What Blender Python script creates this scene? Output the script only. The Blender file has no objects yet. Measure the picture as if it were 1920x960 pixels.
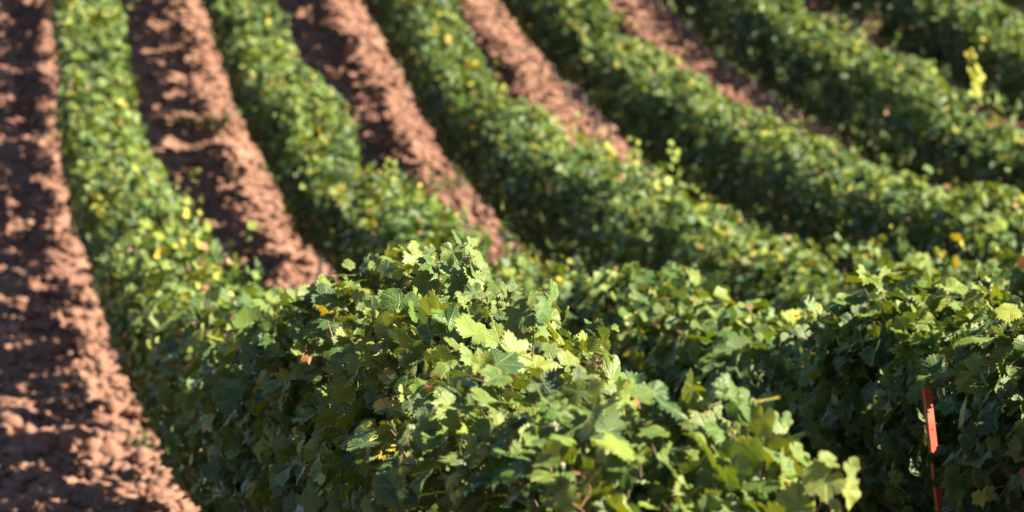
import bpy, bmesh, math, random
import numpy as np
from mathutils import Vector, Matrix

SC = bpy.context.scene
COL = SC.collection
rng = np.random.default_rng(11)
random.seed(5)

# ------------------------------------------------------------------ camera
PITCH = math.radians(8.0)
FPX = 7200.0                      # 135 mm lens on a 36 mm frame, in photo pixels
cd = bpy.data.cameras.new('camera')
cam = bpy.data.objects.new('camera', cd)
COL.objects.link(cam)
cam.location = (0, 0, 0)
cam.rotation_euler = (math.radians(90) - PITCH, 0, 0)
cd.sensor_width = 36.0
cd.lens = 135.0
cd.clip_start = 0.1
cd.clip_end = 6000.0
cd.dof.use_dof = True
cd.dof.focus_distance = 11.8
cd.dof.aperture_fstop = 4.8
SC.camera = cam

# ------------------------------------------------------------------ sky and sun
SUN_EL = math.radians(35.0)
SUN_AZ = math.radians(103.0)       # clockwise from +Y (the view direction)
SUN_DIR = np.array([math.sin(SUN_AZ) * math.cos(SUN_EL), math.cos(SUN_AZ) * math.cos(SUN_EL), math.sin(SUN_EL)])
w = bpy.data.worlds.new('World')
SC.world = w
w.use_nodes = True
nt = w.node_tree
nt.nodes.clear()
sky = nt.nodes.new('ShaderNodeTexSky')
sky.sky_type = 'NISHITA'
sky.sun_disc = False
sky.sun_elevation = SUN_EL
sky.sun_rotation = SUN_AZ
sky.ozone_density = 3.0
bg = nt.nodes.new('ShaderNodeBackground')
bg.inputs['Strength'].default_value = 0.05
wo = nt.nodes.new('ShaderNodeOutputWorld')
nt.links.new(sky.outputs[0], bg.inputs['Color'])
nt.links.new(bg.outputs[0], wo.inputs['Surface'])
sd = bpy.data.lights.new('sun', 'SUN')
sd.energy = 5.0
sd.angle = math.radians(0.5)
sd.color = (1.0, 0.88, 0.72)
so = bpy.data.objects.new('sun', sd)
COL.objects.link(so)
so.rotation_euler = Vector(-SUN_DIR).to_track_quat('-Z', 'Y').to_euler()
SC.view_settings.view_transform = 'Standard'
SC.view_settings.look = 'None'
SC.view_settings.gamma = 1.0
SC.view_settings.use_curve_mapping = False
SC.view_settings.exposure = 2.05
SC.render.engine = 'CYCLES'
SC.cycles.max_bounces = 6
SC.cycles.diffuse_bounces = 3
SC.cycles.transmission_bounces = 4
SC.cycles.glossy_bounces = 2

# ------------------------------------------------------------------ terrain and row layout
# lens frame: X right, D along the lens axis, Z up across it.  The rows are straight lines in plan.
M_ROW = 0.14339                   # sideways run of a row per metre of depth
A1, SP = 1.513, 2.35              # first row's offset and the row spacing
HW = 0.36
HWC = 0.41                        # half width of the leafy canopy
C = [-.96232, 1.63677, 3.56571, 1.85779, -.04769, -.26426, .97980, -1.83504]
H_BASE = 0.53                     # ground below the fitted sheet
H_TOP = 1.02 + H_BASE

def _poly(X, d):
    t = (d - 30) / 30
    x = X / 8
    return C[0] + C[1]*t + C[2]*t*t + C[3]*t**3 + C[4]*x + C[5]*x*t + C[6]*x*x + C[7]*t**4

def ground_lens(X, d):
    X = np.asarray(X, float); d = np.asarray(d, float)
    Xc = np.clip(X, -8, 9.5)
    dc = np.clip(d, 7.5, 66)
    z = _poly(Xc, dc)
    hi = np.maximum(d - 66, 0)    # beyond: keep on climbing, then ease to level
    z = z + 0.14054*hi + 0.08*60*(1 - np.exp(-hi/60))
    lo = np.maximum(7.5 - d, 0)
    z = z - (0.14054*lo - 0.10*8*(1 - np.exp(-lo/8)))
    return z - H_BASE

CP, SPI = math.cos(PITCH), math.sin(PITCH)
def to_world(X, d, z):
    return np.stack([np.broadcast_to(X, np.shape(d)), d*CP + z*SPI, z*CP - d*SPI], -1)

# crest traced for every row (photo pixels, far edge of the canopy top)
EDGE = {1: [(215,0),(228,90),(240,170),(265,250),(300,320),(350,400),(400,470),(430,510),(500,520),(560,538),(640,560),(720,548),(800,535),(850,528),(890,528),(960,545),(1030,565),(1080,630),(1180,705),(1260,815),(1440,795),(1520,845),(1600,905)],
        2: [(510,0),(555,100),(635,200),(665,260),(700,310),(760,345),(820,390),(870,430),(960,470),(1060,510),(1220,515),(1323,517),(1500,560),(1700,575),(1800,550),(1915,510)],
        3: [(845,0),(880,60),(905,100),(930,150),(1000,210),(1080,280),(1150,300),(1230,340),(1330,390),(1420,430),(1500,455),(1570,475),(1650,465),(1775,470)],
        4: [(1125,0),(1180,50),(1280,130),(1384,193),(1530,255),(1613,297),(1676,333),(1738,365),(1863,354),(1920,390)],
        5: [(1504,0),(1624,62),(1733,120),(1837,172),(1920,198)],
        6: [(1868,0),(1920,50)], 7: []}

def _proj(k, x, dl, dh):
    u = (x - 960) / FPX
    d = (A1 + (k-1)*SP + HW + dl) / (M_ROW + u)
    z = float(ground_lens(u*d, d)) + H_TOP + dh
    return 480 - FPX*z/d, d

ROWFIX = {}
for k, pts in EDGE.items():
    rec = []
    for x, y in pts:
        y0, d = _proj(k, x, 0, 0)
        sl, sh = 0.16, 0.14
        dl = dh = 0.0
        for it in range(3):
            yy, _ = _proj(k, x, dl, dh)
            r = y - yy
            jl = (_proj(k, x, dl + .01, dh)[0] - yy) / .01
            jh = (_proj(k, x, dl, dh + .01)[0] - yy) / .01
            g = r / (sl*sl*jl*jl + sh*sh*jh*jh)
            dl += sl*sl*jl*g; dh += sh*sh*jh*g
        rec.append((d, min(max(dl, -.35), .35), min(max(dh, -.22), .28)))
    rec.sort()
    ROWFIX[k] = np.array(rec) if rec else np.array([(0, -.45, .12), (100, -.45, .12)])

def row_fix(k, d):
    R = ROWFIX[k]
    dl = 0; dh = 0
    for o, wt in ((-1.0, .2), (-.4, .2), (0, .2), (.4, .2), (1.0, .2)):
        s = o * np.clip(np.asarray(d)/30, .25, 1.6)
        dl = dl + wt*np.interp(d + s, R[:, 0], R[:, 1])
        dh = dh + wt*np.interp(d + s*.5, R[:, 0], R[:, 2])
    return dl, dh

# ------------------------------------------------------------------ noise
def vnoise(p, seed=0):
    p = np.asarray(p, float)
    i = np.floor(p).astype(np.int64); f = p - i
    f = f*f*(3 - 2*f)
    def h(a, b, c):
        n = (a*73856093) ^ (b*19349663) ^ (c*83492791) ^ (seed*2654435761)
        n = (n ^ (n >> 13)) * 1274126177
        n = n ^ (n >> 16)
        return (n & 0xffff) / 65535.0
    r = 0
    for a in (0, 1):
        for b in (0, 1):
            for c in (0, 1):
                wgt = (f[..., 0] if a else 1-f[..., 0]) * (f[..., 1] if b else 1-f[..., 1]) * (f[..., 2] if c else 1-f[..., 2])
                r = r + wgt*h(i[..., 0]+a, i[..., 1]+b, i[..., 2]+c)
    return r*2 - 1

def nrm(v):
    return v / np.maximum(np.linalg.norm(v, axis=-1, keepdims=True), 1e-9)

# ------------------------------------------------------------------ materials
def mat(name):
    m = bpy.data.materials.new(name)
    m.use_nodes = True
    m.node_tree.nodes.clear()
    return m, m.node_tree

class N:
    """tiny node helper"""
    def __init__(s, nt): s.t = nt
    def new(s, kind, **kw):
        n = s.t.nodes.new(kind)
        for a, b in kw.items(): setattr(n, a, b)
        return n
    def link(s, a, b): s.t.links.new(a, b)
    def math(s, op, a, b=None, c=None):
        n = s.new('ShaderNodeMath', operation=op)
        for i, v in enumerate((a, b, c)):
            if v is None: continue
            if isinstance(v, (int, float)): n.inputs[i].default_value = v
            else: s.link(v, n.inputs[i])
        return n.outputs[0]
    def mix(s, fac, a, b, blend='MIX'):
        n = s.new('ShaderNodeMix', data_type='RGBA', blend_type=blend)
        for i, v in ((0, fac), (6, a), (7, b)):
            if isinstance(v, (int, float)): n.inputs[i].default_value = v
            elif isinstance(v, tuple): n.inputs[i].default_value = v if len(v) == 4 else (*v, 1)
            else: s.link(v, n.inputs[i])
        return n.outputs[2]
    def smooth(s, v, lo, hi):
        n = s.new('ShaderNodeMapRange', interpolation_type='SMOOTHSTEP')
        s.link(v, n.inputs[0]); n.inputs[1].default_value = lo; n.inputs[2].default_value = hi
        return n.outputs[0]

def leaf_material():
    m, t = mat('vine_leaf')
    n = N(t)
    at = n.new('ShaderNodeVertexColor', layer_name='tint')
    uv = n.new('ShaderNodeUVMap', uv_map='blade')
    sp = n.new('ShaderNodeSeparateXYZ'); n.link(uv.outputs[0], sp.inputs[0])
    x, y = sp.outputs[0], sp.outputs[1]
    r = n.math('SQRT', n.math('ADD', n.math('MULTIPLY', x, x), n.math('MULTIPLY', y, y)))
    ang = n.math('ABSOLUTE', n.math('ARCTAN2', x, y))
    pp = n.math('PINGPONG', ang, 0.454)
    dist = n.math('MULTIPLY', r, pp)
    v1 = n.smooth(dist, 0.030, 0.006)
    ch = n.math('PINGPONG', n.math('SUBTRACT', r, n.math('MULTIPLY', dist, 0.9)), 0.07)
    v2 = n.math('MULTIPLY', n.smooth(ch, 0.014, 0.002), 0.5)
    vein = n.math('MAXIMUM', v1, v2)
    nz = n.new('ShaderNodeTexNoise'); nz.inputs['Scale'].default_value = 38; nz.inputs['Detail'].default_value = 3
    geo = n.new('ShaderNodeNewGeometry'); n.link(geo.outputs['Position'], nz.inputs['Vector'])
    base = n.mix(n.math('MULTIPLY', n.smooth(nz.outputs[0], .35, .7), .30), at.outputs[0], (.08, .14, .022))
    n3 = n.new('ShaderNodeTexNoise'); n3.inputs['Scale'].default_value = 55; n3.inputs['Detail'].default_value = 1
    n.link(geo.outputs['Position'], n3.inputs['Vector'])
    base = n.mix(n.math('MULTIPLY', n.smooth(n3.outputs[0], .70, .76), .8), base, (.16, .085, .03))
    base = n.mix(n.math('MULTIPLY', vein, .40), base, (.22, .26, .09))
    back = n.mix(.45, base, (.13, .17, .09))
    base2 = n.mix(geo.outputs['Backfacing'], base, back)
    vo = n.new('ShaderNodeTexVoronoi'); vo.inputs['Scale'].default_value = 13
    n.link(uv.outputs[0], vo.inputs['Vector'])
    hgt = n.math('SUBTRACT', n.math('MULTIPLY', vo.outputs[0], -.35), n.math('MULTIPLY', vein, .6))
    bp = n.new('ShaderNodeBump'); bp.inputs['Strength'].default_value = .55; bp.inputs['Distance'].default_value = .006
    n.link(hgt, bp.inputs['Height'])
    pb = n.new('ShaderNodeBsdfPrincipled')
    n.link(base2, pb.inputs['Base Color'])
    pb.inputs['Roughness'].default_value = .44
    pb.inputs['Specular IOR Level'].default_value = .34
    n.link(bp.outputs[0], pb.inputs['Normal'])
    tr = n.new('ShaderNodeBsdfTranslucent')
    hs = n.new('ShaderNodeHueSaturation'); hs.inputs['Hue'].default_value = .475; hs.inputs['Saturation'].default_value = 1.15; hs.inputs['Value'].default_value = 1.9
    n.link(base, hs.inputs['Color']); n.link(hs.outputs[0], tr.inputs['Color'])
    mx = n.new('ShaderNodeMixShader'); mx.inputs[0].default_value = .17
    n.link(pb.outputs[0], mx.inputs[1]); n.link(tr.outputs[0], mx.inputs[2])
    out = n.new('ShaderNodeOutputMaterial'); n.link(mx.outputs[0], out.inputs[0])
    return m

def bark_material(name, c1, c2, scale=30, rough=.8):
    m, t = mat(name)
    n = N(t)
    co = n.new('ShaderNodeTexCoord')
    nz = n.new('ShaderNodeTexNoise'); nz.inputs['Scale'].default_value = scale; nz.inputs['Detail'].default_value = 4
    n.link(co.outputs['Object'], nz.inputs['Vector'])
    pb = n.new('ShaderNodeBsdfPrincipled')
    n.link(n.mix(n.smooth(nz.outputs[0], .3, .7), c1, c2), pb.inputs['Base Color'])
    pb.inputs['Roughness'].default_value = rough
    bp = n.new('ShaderNodeBump'); bp.inputs['Strength'].default_value = .6; bp.inputs['Distance'].default_value = .01
    n.link(nz.outputs[0], bp.inputs['Height']); n.link(bp.outputs[0], pb.inputs['Normal'])
    out = n.new('ShaderNodeOutputMaterial'); n.link(pb.outputs[0], out.inputs[0])
    return m

def soil_material():
    m, t = mat('red_soil')
    n = N(t)
    geo = n.new('ShaderNodeNewGeometry')
    def noise(s, d=5):
        z = n.new('ShaderNodeTexNoise'); z.inputs['Scale'].default_value = s; z.inputs['Detail'].default_value = d
        n.link(geo.outputs['Position'], z.inputs['Vector']); return z.outputs[0]
    a, b, c = noise(.9), noise(9), noise(45)
    col = n.mix(n.smooth(a, .3, .7), SOIL_A, SOIL_B)
    col = n.mix(n.math('MULTIPLY', n.smooth(b, .45, .75), .6), col, SOIL_C)
    col = n.mix(n.math('MULTIPLY', n.smooth(c, .5, .7), .35), col, SOIL_D)
    col = n.mix(n.math('MULTIPLY', n.smooth(noise(2.3, 4), .55, .72), .45), col, (.40, .27, .18))
    pb = n.new('ShaderNodeBsdfPrincipled')
    n.link(col, pb.inputs['Base Color']); pb.inputs['Roughness'].default_value = .95
    pb.inputs['Specular IOR Level'].default_value = .15
    bp = n.new('ShaderNodeBump'); bp.inputs['Strength'].default_value = .9; bp.inputs['Distance'].default_value = .04
    n.link(n.math('ADD', b, n.math('MULTIPLY', c, .4)), bp.inputs['Height']); n.link(bp.outputs[0], pb.inputs['Normal'])
    out = n.new('ShaderNodeOutputMaterial'); n.link(pb.outputs[0], out.inputs[0])
    return m

SOIL_A, SOIL_B, SOIL_C, SOIL_D = (.240, .130, .088), (.185, .098, .068), (.31, .175, .120), (.105, .056, .042)
M_LEAF = leaf_material()
M_CANE = bark_material('red_cane', (.15, .055, .04), (.22, .12, .07), 25, .55)
M_TRUNK = bark_material('vine_bark', (.045, .034, .026), (.09, .07, .055), 22)
M_SOIL = soil_material()
M_DRY = bark_material('dry_stalk', (.34, .20, .15), (.42, .30, .19), 12)

# ------------------------------------------------------------------ mesh assembly from numpy
def link_mesh(name, V, F, mats, parent=None, tint=None, uv=None, midx=None, smooth=False):
    """V (n,3); F list of int arrays (m,k), one per polygon size; tint per vertex; uv per vertex."""
    me = bpy.data.meshes.new(name)
    V = np.asarray(V, np.float32)
    me.vertices.add(len(V)); me.vertices.foreach_set('co', V.ravel())
    loops = np.concatenate([f.ravel() for f in F]).astype(np.int32)
    tot = np.concatenate([np.full(len(f), f.shape[1], np.int32) for f in F])
    start = np.concatenate([[0], np.cumsum(tot)[:-1]]).astype(np.int32)
    me.loops.add(len(loops)); me.loops.foreach_set('vertex_index', loops)
    me.polygons.add(len(tot)); me.polygons.foreach_set('loop_start', start)
    if smooth: me.polygons.foreach_set('use_smooth', np.ones(len(tot), bool))
    for mm in mats: me.materials.append(mm)
    if midx is not None: me.polygons.foreach_set('material_index', np.concatenate(midx).astype(np.int32))
    if tint is not None:
        a = me.color_attributes.new('tint', 'FLOAT_COLOR', 'POINT')
        c4 = np.ones((len(V), 4), np.float32); c4[:, :3] = tint
        a.data.foreach_set('color', c4.ravel())
    if uv is not None:
        l = me.uv_layers.new(name='blade')
        l.data.foreach_set('uv', np.asarray(uv, np.float32)[loops].ravel())
    me.update(calc_edges=True)
    me.validate()
    o = bpy.data.objects.new(name, me)
    COL.objects.link(o)
    if parent is not None: o.parent = parent
    return o

class Acc:
    """accumulates numpy pieces into one mesh"""
    def __init__(s): s.V, s.F3, s.F4, s.T, s.U, s.m3, s.m4, s.n = [], [], [], [], [], [], [], 0
    def add(s, V, F, tint, uv, mi=0):
        V = np.asarray(V); s.V.append(V)
        for f in F:
            f = np.asarray(f)
            if len(f) == 0: continue
            (s.F3 if f.shape[1] == 3 else s.F4).append(f + s.n)
            (s.m3 if f.shape[1] == 3 else s.m4).append(np.full(len(f), mi))
        s.T.append(np.broadcast_to(tint, V.shape)); s.U.append(np.broadcast_to(uv, (len(V), 2))); s.n += len(V)
    def link(s, name, mats, parent=None, origin=None, smooth=False):
        V = np.concatenate(s.V)
        if origin is not None: V = V - np.asarray(origin)
        F, mi = [], []
        if s.F3: F.append(np.concatenate(s.F3)); mi.append(np.concatenate(s.m3))
        if s.F4: F.append(np.concatenate(s.F4)); mi.append(np.concatenate(s.m4))
        return link_mesh(name, V, F, mats, parent, np.concatenate(s.T), np.concatenate(s.U), mi, smooth)

# ------------------------------------------------------------------ leaf templates
KEY_A = np.radians([0, 20, 47, 72, 104, 138, 163, 180])
def leaf_outline(nout, depth, tooth, seed):
    r_ = np.random.default_rng(seed)
    key = np.array([1.0, .80 - depth, .90, .72 - depth*.8, .76, .64, .55, .12])
    ang = np.linspace(-math.pi, math.pi, nout, endpoint=False) + math.pi/nout
    kl = key * (1 + r_.normal(0, .05, 8)); kr = key * (1 + r_.normal(0, .05, 8))
    kl[0] = kr[0]; kl[-1] = kr[-1] = .10
    a = np.abs(ang)
    r = np.where(ang < 0, np.interp(a, KEY_A, kl), np.interp(a, KEY_A, kr))
    if tooth: r = r * (1 + tooth*np.where(np.arange(nout) % 2 == 0, 1, -1)*np.clip((math.pi-a)*2, 0, 1)*r_.uniform(.5, 1.2, nout))
    return ang, r

def leaf_template(lod, seed):
    r_ = np.random.default_rng(seed + 100)
    if lod == 0: nout, tooth = 52, .095
    elif lod == 1: nout, tooth = 18, .05
    else: nout, tooth = 8, 0
    ang, r = leaf_outline(nout, r_.uniform(.02, .2), tooth, seed)
    out = np.stack([r*np.sin(ang), r*np.cos(ang)], -1)
    P = [np.zeros((1, 2))]
    F3 = []; F4 = []
    idx = np.arange(nout); nx = (idx + 1) % nout
    keep = np.abs(ang) < 3.4
    if lod == 0:
        P += [out*.52, out]
        F3 = np.stack([np.zeros(nout, int), 1+nx, 1+idx], -1)
        F4 = np.stack([1+idx, 1+nx, 1+nout+nx, 1+nout+idx], -1)
        F3 = F3[:-1]; F4 = F4[:-1]
    else:
        P += [out]
        F3 = np.stack([np.zeros(nout, int), 1+nx, 1+idx], -1)[:-1]
        F4 = np.zeros((0, 4), int)
    P = np.concatenate(P)
    x, y = P[:, 0], P[:, 1]
    rr = np.hypot(x, y); ph = np.arctan2(x, y)
    cup = r_.uniform(-.25, .45); droop = r_.uniform(.05, .4); rip = r_.uniform(.03, .10); fold = r_.uniform(.05, .35)
    z = fold*np.abs(x) - cup*x*x - droop*np.clip(y, 0, 2)**2 + rip*np.sin(ph*r_.integers(4, 7) + r_.uniform(0, 6))*rr
    if lod == 0: z = z + .035*np.where(np.arange(len(P)) % 2 == 0, 1, -1)*(rr > .35)*rr
    return np.stack([x, y, z], -1), F3, F4, np.stack([x, y], -1)

TPL = {l: [leaf_template(l, s) for s in range(n)] for l, n in ((0, 22), (1, 10), (2, 8))}

GREENS = np.array([(.015, .041, .016), (.028, .068, .020), (.056, .114, .018), (.100, .155, .019), (.160, .200, .024)])  # mature to young leaf; range widened to paint shaded sides and lit crest
YELLOWS = np.array([(.30, .30, .035), (.42, .34, .03), (.22, .25, .03), (.50, .36, .06)])
BROWNS = np.array([(.30, .12, .055), (.22, .11, .045), (.38, .22, .12)])

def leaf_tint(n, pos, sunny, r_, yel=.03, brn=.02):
    """sunny: 0 inside/low .. 1 on the young crest, leaf age plus shaded sides and lit top put into the colour"""
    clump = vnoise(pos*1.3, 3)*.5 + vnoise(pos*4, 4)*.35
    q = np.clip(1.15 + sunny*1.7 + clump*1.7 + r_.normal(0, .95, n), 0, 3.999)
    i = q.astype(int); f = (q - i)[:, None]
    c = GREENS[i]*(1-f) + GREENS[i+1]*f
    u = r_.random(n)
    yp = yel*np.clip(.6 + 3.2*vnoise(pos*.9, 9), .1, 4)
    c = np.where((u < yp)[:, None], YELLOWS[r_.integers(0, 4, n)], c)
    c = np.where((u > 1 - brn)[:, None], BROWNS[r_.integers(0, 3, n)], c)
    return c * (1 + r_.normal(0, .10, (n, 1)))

def put_leaves(acc, P, nor, tip, size, tint, lod, r_):
    n = len(P)
    nor = nrm(nor)
    tip = tip - nor*np.sum(tip*nor, -1, keepdims=True)
    tip = nrm(tip)
    sx = np.cross(tip, nor)
    pick = r_.integers(0, len(TPL[lod]), n)
    for k, (T, F3, F4, uv) in enumerate(TPL[lod]):
        s = np.where(pick == k)[0]
        if len(s) == 0: continue
        m = len(s); nv = len(T)
        wx = (r_.uniform(.85, 1.15, m)*size[s])[:, None, None]
        V = P[s][:, None, :] + wx*T[None, :, 0, None]*sx[s][:, None, :] + size[s][:, None, None]*T[None, :, 1, None]*tip[s][:, None, :] \
            + (size[s]*r_.uniform(.3, 2.1, m))[:, None, None]*T[None, :, 2, None]*nor[s][:, None, :]
        off = (np.arange(m)*nv)[:, None, None]
        fs = [(F3[None] + off).reshape(-1, 3)]
        if len(F4): fs.append((F4[None] + off).reshape(-1, 4))
        tv = np.repeat(tint[s][:, None, :], nv, 1)
        if lod == 0:   # dry pale rim on the teeth
            rim = (np.arange(nv) > nv - 53)[None, :, None]*(r_.random((m, 1, 1)) < .5)
            tv = np.where(rim, tv*.72 + np.array([.30, .27, .06])*.28, tv)
        acc.add(V.reshape(-1, 3), fs, tv.reshape(-1, 3), np.tile(uv, (m, 1)), 0)

def put_sticks(acc, A, B, ra, rb, tint, mi, sides=4, bend=None):
    """tapered bars A->B, vectorised; optional bend adds a mid ring"""
    n = len(A)
    ax = nrm(B - A)
    ref = np.where(np.abs(ax[:, 2:3]) > .9, np.array([[1., 0, 0]]), np.array([[0., 0, 1]]))
    e1 = nrm(np.cross(ax, ref)); e2 = np.cross(ax, e1)
    rings = [(A, ra), (B, rb)] if bend is None else [(A, ra), ((A+B)/2 + bend, (ra+rb)/2), (B, rb)]
    th = np.arange(sides)*2*math.pi/sides
    V = np.stack([c[:, None, :] + np.reshape(r, (-1, 1, 1))*(np.cos(th)[None, :, None]*e1[:, None, :] + np.sin(th)[None, :, None]*e2[:, None, :]) for c, r in rings], 1)
    nr = len(rings)
    i = np.arange(sides); j = (i+1) % sides
    F = np.concatenate([np.stack([k*sides+i, k*sides+j, (k+1)*sides+j, (k+1)*sides+i], -1) for k in range(nr-1)])
    nv = nr*sides
    off = (np.arange(n)*nv)[:, None, None]
    tt = np.repeat(np.broadcast_to(tint, (n, 3))[:, None, :], nv, 1).reshape(-1, 3)
    acc.add(V.reshape(-1, 3), [(F[None]+off).reshape(-1, 4)], tt, (0, 0), mi)

# ------------------------------------------------------------------ ground sheet
def axis(lo, hi, step, far_lo, far_hi):
    a = list(np.arange(lo, hi + 1e-6, step))
    s = step; x = a[-1]
    while x < far_hi: s *= 1.35; x += s; a.append(x)
    s = step; x = a[0]
    while x > far_lo: s *= 1.35; x -= s; a.insert(0, x)
    return np.array(a)
gx = axis(-8, 10, .11, -900, 900)
gd = axis(9, 66, .16, -500, 2500)
GX, GD = np.meshgrid(gx, gd)
GZ = ground_lens(GX, GD)
P3 = np.stack([GX, GD, GX*0], -1)
fine = ((np.abs(GX) < 12) & (GD > 0) & (GD < 72))
_ph = np.mod(GX + M_ROW*GD - A1, SP)
GZ = GZ - fine*.025*(np.exp(-((_ph - .72)/.13)**2) + np.exp(-((_ph - 1.75)/.13)**2))
GZ = GZ + fine*(.045*vnoise(P3*2.2, 1) + .070*vnoise(P3*4.2, 2))
gv = to_world(GX, GD, GZ).reshape(-1, 3)
ni, nj = GX.shape
ii = (np.arange(ni-1)[:, None]*nj + np.arange(nj-1)[None, :]).ravel()
gf = np.stack([ii, ii+1, ii+nj+1, ii+nj], -1)
g = link_mesh('ground', gv, [gf], [M_SOIL], smooth=True)
g['kind'] = 'structure'

# ------------------------------------------------------------------ clods
ICO_V = []
bm = bmesh.new(); bmesh.ops.create_icosphere(bm, subdivisions=1, radius=1)
bm.verts.ensure_lookup_table(); ICO_V = np.array([v.co[:] for v in bm.verts]); ICO_F = np.array([[v.index for v in f.verts] for f in bm.faces]); bm.free()
def clods():
    r_ = np.random.default_rng(77)
    n = 90000
    d = 12 + (r_.random(n)**.9)*56
    u = r_.uniform(-.155, .145, n)
    X = u*d
    lat = X + M_ROW*d - A1                      # 0 on row 1, SP on row 2 ...
    ok = (lat > -7) & (lat < SP*5.6)
    ph = np.mod(lat, SP)
    ok &= (lat < -.0) | (ph > .55)
    d, X = d[ok], X[ok]
    n = len(d)
    cl = vnoise(np.stack([X*1.4, d*.9, X*0], -1), 21)
    s = .014 + .034*r_.random(n) + .045*r_.random(n)**4
    s *= 1 + .5*cl
    z = ground_lens(X, d) + .045*vnoise(np.stack([X, d, X*0], -1)*2.2, 1) + .070*vnoise(np.stack([X, d, X*0], -1)*4.2, 2)
    P = to_world(X, d, z + s*.15)
    acc = Acc()
    V = ICO_V[None]*(1 + r_.normal(0, .17, (n, len(ICO_V), 1)))
    ya = r_.uniform(0, 6.28, n); c, si = np.cos(ya)[:, None], np.sin(ya)[:, None]
    sx, sy, sz = (s*r_.uniform(.8, 1.5, n))[:, None], (s*r_.uniform(.7, 1.2, n))[:, None], (s*r_.uniform(.55, .95, n))[:, None]
    vx, vy, vz = V[..., 0]*sx, V[..., 1]*sy, V[..., 2]*sz
    W = np.stack([vx*c - vy*si, vx*si + vy*c, vz], -1) + P[:, None, :]
    F = (ICO_F[None] + (np.arange(n)*len(ICO_V))[:, None, None]).reshape(-1, 3)
    o = link_mesh('soil_clods', W.reshape(-1, 3), [F], [M_SOIL], smooth=False)
    o['kind'] = 'stuff'
    o['label'] = 'loose reddish-brown clods of tilled soil strewn between the vine rows'
    o['category'] = 'soil'
clods()

# ------------------------------------------------------------------ vine rows
UP = np.array([0, 0, 1.])
ROW_T = nrm(np.array([-M_ROW, CP, -SPI*.0]))           # along the row, away from the camera
ROW_N = nrm(np.array([1, M_ROW, 0.]))                  # to the right across the row

def row_point(k, d, lat=0.0, h=0.0):
    """world point in row k at lens depth d, lat metres right of the centre line, h above the ground"""
    dl, dh = row_fix(k, d)
    X = A1 + (k-1)*SP + dl - M_ROW*d
    z = ground_lens(X, d)
    p = to_world(X, d, z)
    return p + np.asarray(lat)[..., None]*ROW_N + np.asarray(h)[..., None]*UP

def stake_spot():
    d = 13.8
    for _ in range(6):
        dl, dh = row_fix(2, np.array([d]))
        d = (A1 + SP + float(dl[0]) - .38)/(M_ROW + (1748-960)/FPX)
    return d
STAKE_D = stake_spot()
def lens_point(x, y, d):
    return to_world(np.array((x-960)/FPX*d), np.array(d), np.array((480-y)/FPX*d))
STAKE_A, STAKE_B = lens_point(1741, 740, STAKE_D), lens_point(1757, 882, STAKE_D)

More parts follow.
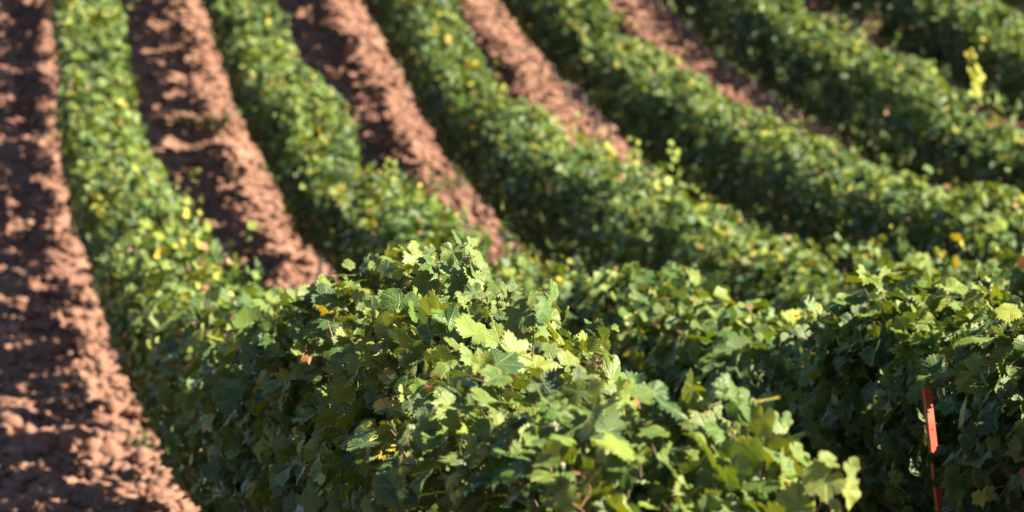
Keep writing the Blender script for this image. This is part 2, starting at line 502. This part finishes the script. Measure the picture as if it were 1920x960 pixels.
def canopy_leaves(k, d0, d1, per_m, lod, size, r_, acc, petiole=False):
    n = int((d1-d0)*per_m)
    d = r_.uniform(d0, d1, n)
    dl, dh = row_fix(k, d)
    th = r_.uniform(-math.pi, math.pi, n)               # 0 = right side, pi/2 = top
    X0 = A1 + (k-1)*SP - M_ROW*d
    along = d*1.0
    q = np.stack([along, np.cos(th)*.5 + k*7.3, np.sin(th)*.5], -1)
    bump = .12*vnoise(q*1.7, 31) + .15*vnoise(q*4.2, 32) + .08*vnoise(q*9, 33)
    vine = np.cos(2*math.pi*(along/1.15 + .23*k))
    weak = np.clip(vnoise(np.stack([along*.33, along*0 + 11*k, along*0], -1), 51) - .35, 0, 1)*np.clip((d - 15)/4, 0, 1)
    bump = bump + .06*vine - .45*weak
    bn = vnoise(np.stack([along*.9, along*0+k, along*0], -1), 40)
    ctn = np.cos(th)
    # the skirt hangs low on the side away from the sun; the sunny side is shaped high to let sun reach the soil
    b2 = vnoise(np.stack([along*2.1, along*0+k+50, along*0], -1), 44)
    b3 = vnoise(np.stack([along*4.5, along*0+k+70, along*0], -1), 46)
    hi = .95 - (.28 if k == 1 else 0) - (.16 if k == 1 else .14)*np.clip((36 - d)/12, 0, 1) + .20*bn + .24*b2 + .22*b3
    f_ = np.clip((ctn + .1)/.45, 0, 1)
    bot = (.40 + .06*bn)*(1 - f_) + hi*f_
    top = H_TOP + dh + .11*vnoise(np.stack([along*1.1, along*0+k*3, along*0], -1), 41) + .07 - .14*np.clip((33 - d)/9, 0, 1)*np.clip((d - 9.3)/2, 0, 1)
    nearness = np.clip((24 - d)/6, 0, 1) if k == 1 else 0*d
    top = top - .35*weak + .02*vine
    top = top - np.where(ctn < 0, (.05 + .27*nearness)*ctn*ctn, 0) + (.10*np.exp(-((d - 12.0)/1.4)**2) - .16*np.clip(9.0 - d, 0, 2))*(k == 1)
    hc = (top + bot)/2; hh = (top - bot)/2
    ct, st = np.cos(th), np.sin(th)
    e = np.where(ct < 0, .72, .60)                                            # squarish section
    cx = np.sign(ct)*np.abs(ct)**e; cz = np.sign(st)*np.abs(st)**e
    hwid = np.where(ct < 0, HWC - .02 - .13*np.clip(.35 - cz, 0, 1)*np.clip((d - 16)/8, 0, 1), HWC)
    sh = 1 - .55*r_.random(n)**1.5 + bump
    inner = r_.random(n) < .24
    sh = np.where(inner, r_.uniform(.1, .7, n), sh)
    lat = cx*hwid*sh; h = hc + cz*hh*(1 - (1 - sh)*.8)
    P = to_world(X0 + dl, d, ground_lens(X0 + dl, d)) + lat[:, None]*ROW_N + h[:, None]*UP
    out = nrm((cx/HW*.36)[:, None]*ROW_N + cz[:, None]*UP*.9)
    sunlit = np.clip(cz*1.4 + ct*.8 - .2, 0, 1)[:, None]
    nor = out*(.75 - .3*sunlit) + UP*.12 + SUN_DIR*.42*sunlit + r_.normal(0, .58, (n, 3))
    nor = np.where(inner[:, None], r_.normal(0, 1, (n, 3)) + UP*.5, nor)
    tip = -UP*.9 + out*.45 + r_.normal(0, .55, (n, 3))
    sunny = np.clip(cz*1.3 - .3, -.2, 1)*.75 + .25*(sh > 1)  # young leaves on the crest; darker tone lower down also paints the shade
    far = np.clip((d - 15)/40, 0, 1)
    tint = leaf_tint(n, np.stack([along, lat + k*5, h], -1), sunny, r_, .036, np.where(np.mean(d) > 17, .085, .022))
    gap = vnoise(np.stack([(along + lat*.35)*3.3, h*4.4 - lat*3.0, along*0 + 5*k], -1), 61)   # windows in the leaf wall that let light through
    gk = ~((gap > .50) & (h < top - .16) & (d > 16))
    P, nor, tip, tint, out, d = P[gk], nor[gk], tip[gk], tint[gk], out[gk], d[gk]
    n = len(P)
    if k == 2:                                          # leaves are pulled clear in front of the stake
        q = P - (STAKE_A + STAKE_B)/2
        yy = -q[:, 1]
        off = np.abs(q[:, 0] + .109*yy) < .10
        clear = off & (yy > -.06) & (yy < 2.4) & (P[:, 2] < STAKE_A[2] - .03 + .178*yy) & (P[:, 2] > STAKE_B[2] + .05 + .197*yy)
        ss = q[:, 0]/SUN_DIR[0]
        lit = (ss > -.02) & (ss < 1.7) & (np.abs(q[:, 1] - ss*SUN_DIR[1]) < .13) & (np.abs(q[:, 2] - ss*SUN_DIR[2]) < .14)
        keep = ~(clear | lit)
        P, nor, tip, tint, out, d = P[keep], nor[keep], tip[keep], tint[keep], out[keep], d[keep]
        n = len(P)
    sz = size*np.clip(.80 + (d - 8)*.05, .80, 1)*np.clip(np.exp(r_.normal(-.06, .30, n)), .42, 1.6)
    sz = np.where((tint[:, 0] > tint[:, 1]*1.25), sz*.55, sz)
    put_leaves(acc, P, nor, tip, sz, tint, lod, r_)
    if petiole:
        s = r_.random(n) < petiole
        m = s.sum()
        dirn = nrm(-out[s]*.9 + r_.normal(0, .45, (m, 3)) - UP*.2)
        B = P[s]; A = B + dirn*r_.uniform(.04, .09, m)[:, None]
        put_sticks(acc, B, A, .0014, .002, (.2, .1, .05), 1, 3, r_.normal(0, .008, (m, 3)))
    # young shoots straying above and beside the clipped outline
    ns = int((d1-d0)*(5 if lod else 4)); m = 6
    ds = r_.uniform(d0, d1, ns)
    dls, dhs = row_fix(k, ds)
    la = r_.uniform(-.34, .40, ns)
    cut = np.where(ds < 24, .16, .02) + .16*np.clip(9.0 - ds, 0, 2)*(k == 1) + np.clip(-la, 0, 1)*np.where((ds < 24) & (k == 1), .5, .15)
    b0 = to_world(A1 + (k-1)*SP - M_ROW*ds + dls, ds, ground_lens(A1 + (k-1)*SP - M_ROW*ds + dls, ds)) + la[:, None]*ROW_N + (H_TOP + dhs - cut)[:, None]*UP
    dv = nrm(UP*1.0 + la[:, None]*ROW_N*1.2 + r_.normal(0, .5, (ns, 3)))
    ln = r_.gamma(3, .045, ns)[:, None, None]
    tt = np.linspace(.1, 1, m)[None, :, None]
    Q = (b0[:, None] + dv[:, None]*ln*tt + r_.normal(0, .022, (ns, m, 3))).reshape(-1, 3)
    nq = len(Q)
    yq = np.repeat(r_.random(ns) < .16, m)[:, None]
    tq = np.where(yq, YELLOWS[r_.integers(0, 3, nq)], leaf_tint(nq, Q, np.full(nq, .9), r_, .06, .03))
    put_leaves(acc, Q, r_.normal(0, .6, (nq, 3)) + UP*.3 + SUN_DIR*.4, r_.normal(0, .6, (nq, 3)) - UP*.5, size*.8*np.exp(r_.normal(-.15, .3, nq)), tq, lod, r_)
    return n

def cane_sticks(k, d0, d1, per_m, r_, acc):
    n = int((d1-d0)*per_m)
    d = r_.uniform(d0, d1, n)
    lat = r_.normal(.05, .11, n)
    dl, dh = row_fix(k, d)
    top = H_TOP + dh + r_.uniform(-.27, -.06, n)
    A = row_point(k, d, lat*1.0, top - r_.uniform(.2, .4, n))
    B = row_point(k, d, lat*1.5, top) + r_.normal(0, .045, (n, 3))*np.array([1, 1, .2])
    put_sticks(acc, A, B, .0038, .0016, (.2, .1, .05), 1, 5, r_.normal(0, .02, (n, 3)))

ROWS = {
    1: 'nearest grapevine row, toothed leaves of its crest in sharp focus, bordering the wide bare soil',
    2: 'grapevine row with the orange-red metal stake standing in its leaves',
    3: 'blurred grapevine row just behind the one with the stake, upright yellow-green shoots on its crest',
    4: 'blurred grapevine row between the one with upright yellow-green shoots and the pinkish dry weeds',
    5: 'blurred grapevine row topped by a tall bright yellow shoot, behind the pinkish dry weeds',
    6: 'dark blurred grapevine row directly behind the tall bright yellow shoot',
    7: 'farthest grapevine row, only a dark sliver in the upper right corner',
}
GROUP = 'grapevine rows on the vineyard slope'
ROOT = {}
DMIN = {}

def trunk_mesh(seed):
    r_ = random.Random(seed)
    bm = bmesh.new()
    rings = []
    x = y = 0
    hs = [-.08, 0, .12, .26, .42, .58, .70]
    for i, h in enumerate(hs):
        x += r_.uniform(-.022, .022); y += r_.uniform(-.022, .022)
        rad = (.045, .036, .028, .026, .025, .028, .020)[i]
        rings.append([bm.verts.new((x + rad*r_.uniform(.85, 1.15)*math.cos(a*math.pi/4), y + rad*r_.uniform(.85, 1.15)*math.sin(a*math.pi/4), h)) for a in range(8)])
    for a, b in zip(rings, rings[1:]):
        for i in range(8): bm.faces.new((a[i], a[(i+1) % 8], b[(i+1) % 8], b[i]))
    bm.faces.new(rings[-1])
    # two arms along the wire
    for s in (-1, 1):
        pr = None
        for j in range(5):
            t = j/4
            c = Vector((x + r_.uniform(-.015, .015), y + s*(.02 + .42*t), .64 + .05*math.sin(t*3) + r_.uniform(-.01, .01)))
            rad = .018 - .009*t
            ring = [bm.verts.new(c + Vector((rad*math.cos(a*math.pi/3), 0, rad*math.sin(a*math.pi/3)))) for a in range(6)]
            if pr:
                for i in range(6): bm.faces.new((pr[i], pr[(i+1) % 6], ring[(i+1) % 6], ring[i]))
            pr = ring
        bm.faces.new(pr)
    bmesh.ops.recalc_face_normals(bm, faces=bm.faces)
    me = bpy.data.meshes.new('trunk'); bm.to_mesh(me); bm.free()
    for p in me.polygons: p.use_smooth = True
    me.materials.append(M_TRUNK)
    return me
TRUNKS = [trunk_mesh(s) for s in range(5)]

for k in ROWS:
    r_ = np.random.default_rng(200 + k)
    a = A1 + (k-1)*SP
    dmin = a/(M_ROW + .165) - 1.2
    DMIN[k] = dmin
    root = bpy.data.objects.new('vine_row', None)
    COL.objects.link(root)
    o3 = row_point(k, np.array([dmin + 1.0]))[0]
    root.location = o3
    root['label'] = ROWS[k]; root['category'] = 'vine row'; root['group'] = GROUP
    ROOT[k] = (root, o3)
    acc = Acc()
    b1, b2, b3, dend = 17.0, 30.0, 60.0, 78.0
    if dmin < b1: canopy_leaves(k, dmin, b1, 2000, 0, .060, r_, acc, .55)
    if dmin < b2: canopy_leaves(k, max(dmin, b1), b2, 1300 if k == 1 else 1850, 1, .060, r_, acc, .2)
    if dmin < b3: canopy_leaves(k, max(dmin, b2), b3, 1600, 2, .065, r_, acc)
    canopy_leaves(k, b3, dend, 700, 2, .09, r_, acc)
    acc.link('foliage', [M_LEAF, M_CANE], root, o3)
    ca = Acc()
    cane_sticks(k, dmin, min(40, dend), 8, r_, ca) if dmin < 38 else cane_sticks(k, dmin, 70, 4, r_, ca)
    oc = ca.link('canes', [M_LEAF, M_CANE], root, o3)
    oc['kind'] = 'stuff'
    dd = np.arange(max(dmin, 8) + .6, 66, 1.15)
    pts = row_point(k, dd, 0*dd, 0*dd)
    for i, p in enumerate(pts):
        tr = bpy.data.objects.new('trunk', TRUNKS[i % 5])
        COL.objects.link(tr)
        tr.parent = root
        tr.location = p - o3
        tr.rotation_euler = (0, 0, .14 + random.choice((0, math.pi)) + random.uniform(-.2, .2))

# ------------------------------------------------------------------ shoots that stand out of the canopy
def shoot(k, x, y, px_len, lean, nleaf, tones, lsize=.055, lod=1, label=None, dfix=None, red=True, dlat=.0):
    """x, y: photo position of its tip; the shoot is built in row k where that row stands behind x"""
    u = (x - 960)/FPX
    d = dfix or (A1 + (k-1)*SP + dlat)/(M_ROW + u)
    zl = (480 - y)/FPX*d
    tip = to_world(np.array(u*d), np.array(d), np.array(zl))
    L = px_len*d/FPX
    r_ = np.random.default_rng(int(x*7 + y))
    base = tip - UP*L - np.array([lean*L, 0, 0])
    root, o3 = ROOT[k]
    acc = Acc()
    m = 6
    t = np.linspace(0, 1, m)
    path = base[None] + (tip - base)[None]*t[:, None] + np.array([1, .3, 0])*(np.sin(t*math.pi)*.06*L*r_.choice((-1, 1)))[:, None]
    rad = np.linspace(.0032, .0013, m)
    put_sticks(acc, path[:-1], path[1:], rad[:-1], rad[1:], (.2, .1, .05), 1, 6)
    if nleaf:
        tt = np.clip(np.linspace(.25, 1, nleaf) + r_.normal(0, .04, nleaf), 0.1, 1)
        P0 = np.stack([np.interp(tt, t, path[:, i]) for i in range(3)], -1)
        side = nrm(np.stack([np.where(np.arange(nleaf) % 2, 1., -1.), r_.normal(-.3, .5, nleaf), r_.normal(.25, .3, nleaf)], -1))
        P = P0 + side*(.035*r_.uniform(.6, 1.3, nleaf))[:, None]
        put_sticks(acc, P0, P, .0014, .0011, (.2, .1, .05), 1, 4)
        nor = nrm(side*.3 + np.array([.2, -.75, .35]) + SUN_DIR*.3 + r_.normal(0, .35, (nleaf, 3)))
        tp = side*.6 - UP*.5 + r_.normal(0, .3, (nleaf, 3))
        tones = np.array(tones)
        tint = tones[r_.integers(0, len(tones), nleaf)]*(1 + r_.normal(0, .12, (nleaf, 1)))
        put_leaves(acc, P, nor, tp, lsize*r_.uniform(.6, 1.2, nleaf)*np.interp(tt, [0, 1], [1.15, .75]), tint, lod, r_)
    o = acc.link('shoot', [M_LEAF, M_CANE], root, o3)
    if label: o['label'] = label
    return o

YG = [(.24, .29, .02), (.30, .32, .02), (.18, .25, .02)]
YY = [(.36, .37, .012), (.28, .33, .012), (.42, .38, .015)]
GR = [(.06, .12, .024), (.09, .15, .03), (.12, .17, .035)]
shoot(5, 1816, 92, 125, -.15, 14, YY, .07, 2, 'tall bright yellow shoot standing above the crest')
shoot(5, 1840, 135, 60, .2, 5, YY, .06, 2)
shoot(5, 1745, 118, 35, .1, 4, YG, .06, 2)
shoot(3, 1128, 262, 80, -.2, 9, YG, .06, 2, 'yellow-green shoot rising from the crest')
shoot(3, 1190, 258, 85, .1, 9, YG, .06, 2, 'yellow-green shoot rising from the crest')
shoot(3, 1266, 268, 105, .35, 9, YG, .06, 2, 'long yellow-green shoot leaning out over the soil')
shoot(3, 1312, 360, 50, -.2, 5, YG, .055, 2)
shoot(3, 1080, 215, 60, .2, 4, YG, .055, 2)
shoot(3, 782, 108, 50, -.3, 5, YY, .06, 2, dlat=-.3)
shoot(2, 735, 300, 60, .2, 7, YG, .055, 2, dlat=.25)
shoot(2, 715, 312, 40, -.2, 4, YG, .055, 2, dlat=.25)
shoot(2, 575, 350, 40, -.2, 3, YG, .07, 2, 'single pale yellow-green leaf shoot on the shaded side', dlat=-.33)
shoot(1, 345, 375, 55, .1, 4, YG, .06, 1, dlat=.3)
shoot(1, 384, 374, 75, .5, 3, YG, .05, 1, 'thin curved shoot arching out over the soil', dlat=.42)
shoot(1, 93, 245, 60, -.4, 6, YG, .065, 2, dlat=-.36)
# the sharp crest
shoot(1, 985, 545, 130, -.10, 6, GR, .06, 0, 'bare reddish cane with a leaf at its tip')
shoot(1, 905, 548, 70, -.05, 5, GR, .05, 0, dfix=11.6)
shoot(1, 930, 550, 60, .45, 4, GR, .05, 0, dfix=11.6)
shoot(1, 1135, 632, 190, .25, 4, [(.40, .30, .14), (.12, .17, .035)], .035, 0, 'thin bare cane with withered bits', dfix=10.9)
shoot(1, 690, 550, 70, -.2, 5, GR, .06, 0, dfix=13.2)
shoot(1, 845, 450, 150, -.1, 10, GR, .064, 0, 'highest leafy shoot of the sharp crest', dfix=12.6)
shoot(1, 880, 470, 110, .15, 6, GR, .06, 0, dfix=12.4)
shoot(1, 870, 462, 130, .05, 10, GR, .06, 0, dfix=12.3)
shoot(1, 800, 510, 110, -.1, 9, GR, .06, 0, dfix=12.9)
shoot(1, 1010, 545, 120, .1, 10, GR, .06, 0, dfix=11.5)
shoot(1, 950, 545, 110, .0, 9, GR, .06, 0, dfix=11.9)
shoot(1, 820, 480, 110, -.2, 7, GR, .06, 0, dfix=12.5)
shoot(1, 775, 540, 90, -.2, 6, GR, .06, 0, dfix=12.7)
shoot(1, 1570, 875, 110, .5, 7, [(.12, .17, .03), (.17, .20, .035)], .060, 0, dfix=8.3)
shoot(1, 1440, 795, 110, .0, 9, GR, .058, 0, dfix=8.9)
shoot(1, 1380, 800, 100, -.3, 7, GR, .058, 0, dfix=9.2)
shoot(2, 1893, 530, 120, .1, 3, GR, .06, 1, dfix=15.2)
shoot(2, 1765, 560, 70, .1, 2, GR, .05, 1, dfix=16.5)

# ------------------------------------------------------------------ the stake
def stake():
    m, t = mat('orange_red_paint')
    n = N(t)
    co = n.new('ShaderNodeTexCoord')
    nz = n.new('ShaderNodeTexNoise'); nz.inputs['Scale'].default_value = 28; nz.inputs['Detail'].default_value = 5
    n.link(co.outputs['Object'], nz.inputs['Vector'])
    n2 = n.new('ShaderNodeTexNoise'); n2.inputs['Scale'].default_value = 6
    n.link(co.outputs['Object'], n2.inputs['Vector'])
    c = n.mix(n.smooth(n2.outputs[0], .3, .7), (.52, .060, .016), (.45, .048, .015))
    c = n.mix(n.math('MULTIPLY', n.smooth(nz.outputs[0], .56, .66), .75), c, (.16, .06, .03))
    c = n.mix(n.math('MULTIPLY', n.smooth(n2.outputs[0], .52, .68), .35), c, (.50, .22, .12))
    pb = n.new('ShaderNodeBsdfPrincipled'); n.link(c, pb.inputs['Base Color']); pb.inputs['Roughness'].default_value = .6
    out = n.new('ShaderNodeOutputMaterial'); n.link(pb.outputs[0], out.inputs[0])
    # an angle-iron stake: two thin flanges meeting at a corner, with punched wire notches
    d = STAKE_D
    a, b = STAKE_A, STAKE_B
    dirn = nrm(a - b)
    gz = row_point(2, np.array([d]))[0][2]
    L0 = (b[2] - gz)/dirn[2] + .25
    base = b - dirn*L0
    L = L0 + np.linalg.norm(a - b) + .03
    bm = bmesh.new()
    def bar(x0, x1, y0, y1, z0, z1):
        r = bmesh.ops.create_cube(bm, size=1)
        for v in r['verts']:
            v.co = Vector((x0 + (v.co.x+.5)*(x1-x0), y0 + (v.co.y+.5)*(y1-y0), z0 + (v.co.z+.5)*(z1-z0)))
    holes = [L - .16]
    zs = [0] + sorted(holes) + [L]
    for z0, z1 in zip(zs, zs[1:]):                       # front flange in lengths, leaving punched slots
        bar(-.013, .013, 0, .004, z0 + (.006 if z0 else 0), z1)
    for z in sorted(holes):
        bar(-.013, -.003, 0, .004, z, z + .006); bar(.003, .013, 0, .004, z, z + .006)
    bar(-.013, -.009, .0042, .024, 0, L)                 # side flange
    bmesh.ops.remove_doubles(bm, verts=bm.verts, dist=.0001)
    me = bpy.data.meshes.new('vineyard_stake'); bm.to_mesh(me); bm.free()
    me.materials.append(m)
    o = bpy.data.objects.new('vineyard_stake', me); COL.objects.link(o)
    o.location = base
    zq = Vector(dirn); yq = Vector((-.38, 1, 0)); xq = yq.cross(zq).normalized(); yq = zq.cross(xq)
    o.rotation_euler = Matrix((xq, yq, zq)).transposed().to_euler()
    o['label'] = 'orange-red painted metal stake leaning slightly among the vine leaves'
    o['category'] = 'stake'
    return d
stake()

# ------------------------------------------------------------------ weeds
def weed(name, label, cat, group, x, d, hgt, nst, spread, dry, seed):
    """x photo column of its middle, d its depth"""
    r_ = np.random.default_rng(seed)
    u = (x-960)/FPX
    X = u*d
    c = to_world(np.array(X), np.array(d), ground_lens(X, d))
    acc = Acc()
    ang = r_.uniform(0, 6.28, nst); rr = spread*np.sqrt(r_.random(nst))
    A = c + np.stack([np.cos(ang)*rr, np.sin(ang)*rr*1.6, 0*rr - .02], -1)
    B = A + np.stack([r_.normal(0, .14, nst)*hgt, r_.normal(0, .14, nst)*hgt, hgt*r_.uniform(.55, 1.1, nst)], -1)
    bend = r_.normal(0, .05, (nst, 3))*hgt
    put_sticks(acc, A, B, .004, .0015, (.3, .2, .12), 1, 4, bend)
    per = 9 if dry else 7
    t = r_.uniform(.25, 1, (nst, per))
    Pm = (A[:, None]*(1-t)[..., None] + B[:, None]*t[..., None]).reshape(-1, 3) + r_.normal(0, .025, (nst*per, 3))
    m = len(Pm)
    tones = np.array([(.38, .22, .17), (.42, .30, .19), (.30, .18, .13), (.26, .24, .09)] if dry else [(.05, .09, .025), (.08, .12, .03), (.12, .13, .04)])
    put_leaves(acc, Pm, r_.normal(0, 1, (m, 3)) + UP*.4, r_.normal(0, 1, (m, 3)), r_.uniform(.018, .042, m), tones[r_.integers(0, len(tones), m)], 2, r_)
    o = acc.link(name, [M_LEAF, M_DRY if dry else M_CANE], None, c)
    o.location = c
    o['label'] = label; o['category'] = cat
    if group: o['group'] = group; o['kind'] = 'stuff'
GD_, GG_ = 'dry weeds between the rows', 'green weeds between the rows'
weed('dry_weed', 'straw-pink dry weed clump at the top edge, before the row with the yellow shoot', 'weed', GD_, 1600, 55.0, .80, 80, .5, True, 1)
weed('dry_weed', 'pinkish dry weed clump spreading past the end of the bright soil patch', 'weed', GD_, 1450, 49.5, .65, 70, .5, True, 2)
weed('dry_weed', 'reddish dry weed tuft in the narrow gap where two rows close up', 'weed', GD_, 1540, 46.5, .85, 45, .35, True, 3)
weed('dry_weed', 'pale dry weed tuft at the top of the soil lane beside the third row', 'weed', GD_, 668, 61, .30, 40, .5, True, 4)
weed('weed', 'low dark weed patch across the soil lane behind the yellow-green tuft', 'weed', GG_, 800, 47.5, .14, 60, .55, False, 5)
weed('weed', 'low dark weed patch in the shaded soil beside the leftmost row', 'weed', GG_, 365, 50.0, .12, 60, .5, False, 6)
weed('weed', 'small green sprout on lit soil at the foot of the nearest row', 'weed', None, 270, 28.3, .14, 14, .10, False, 7)
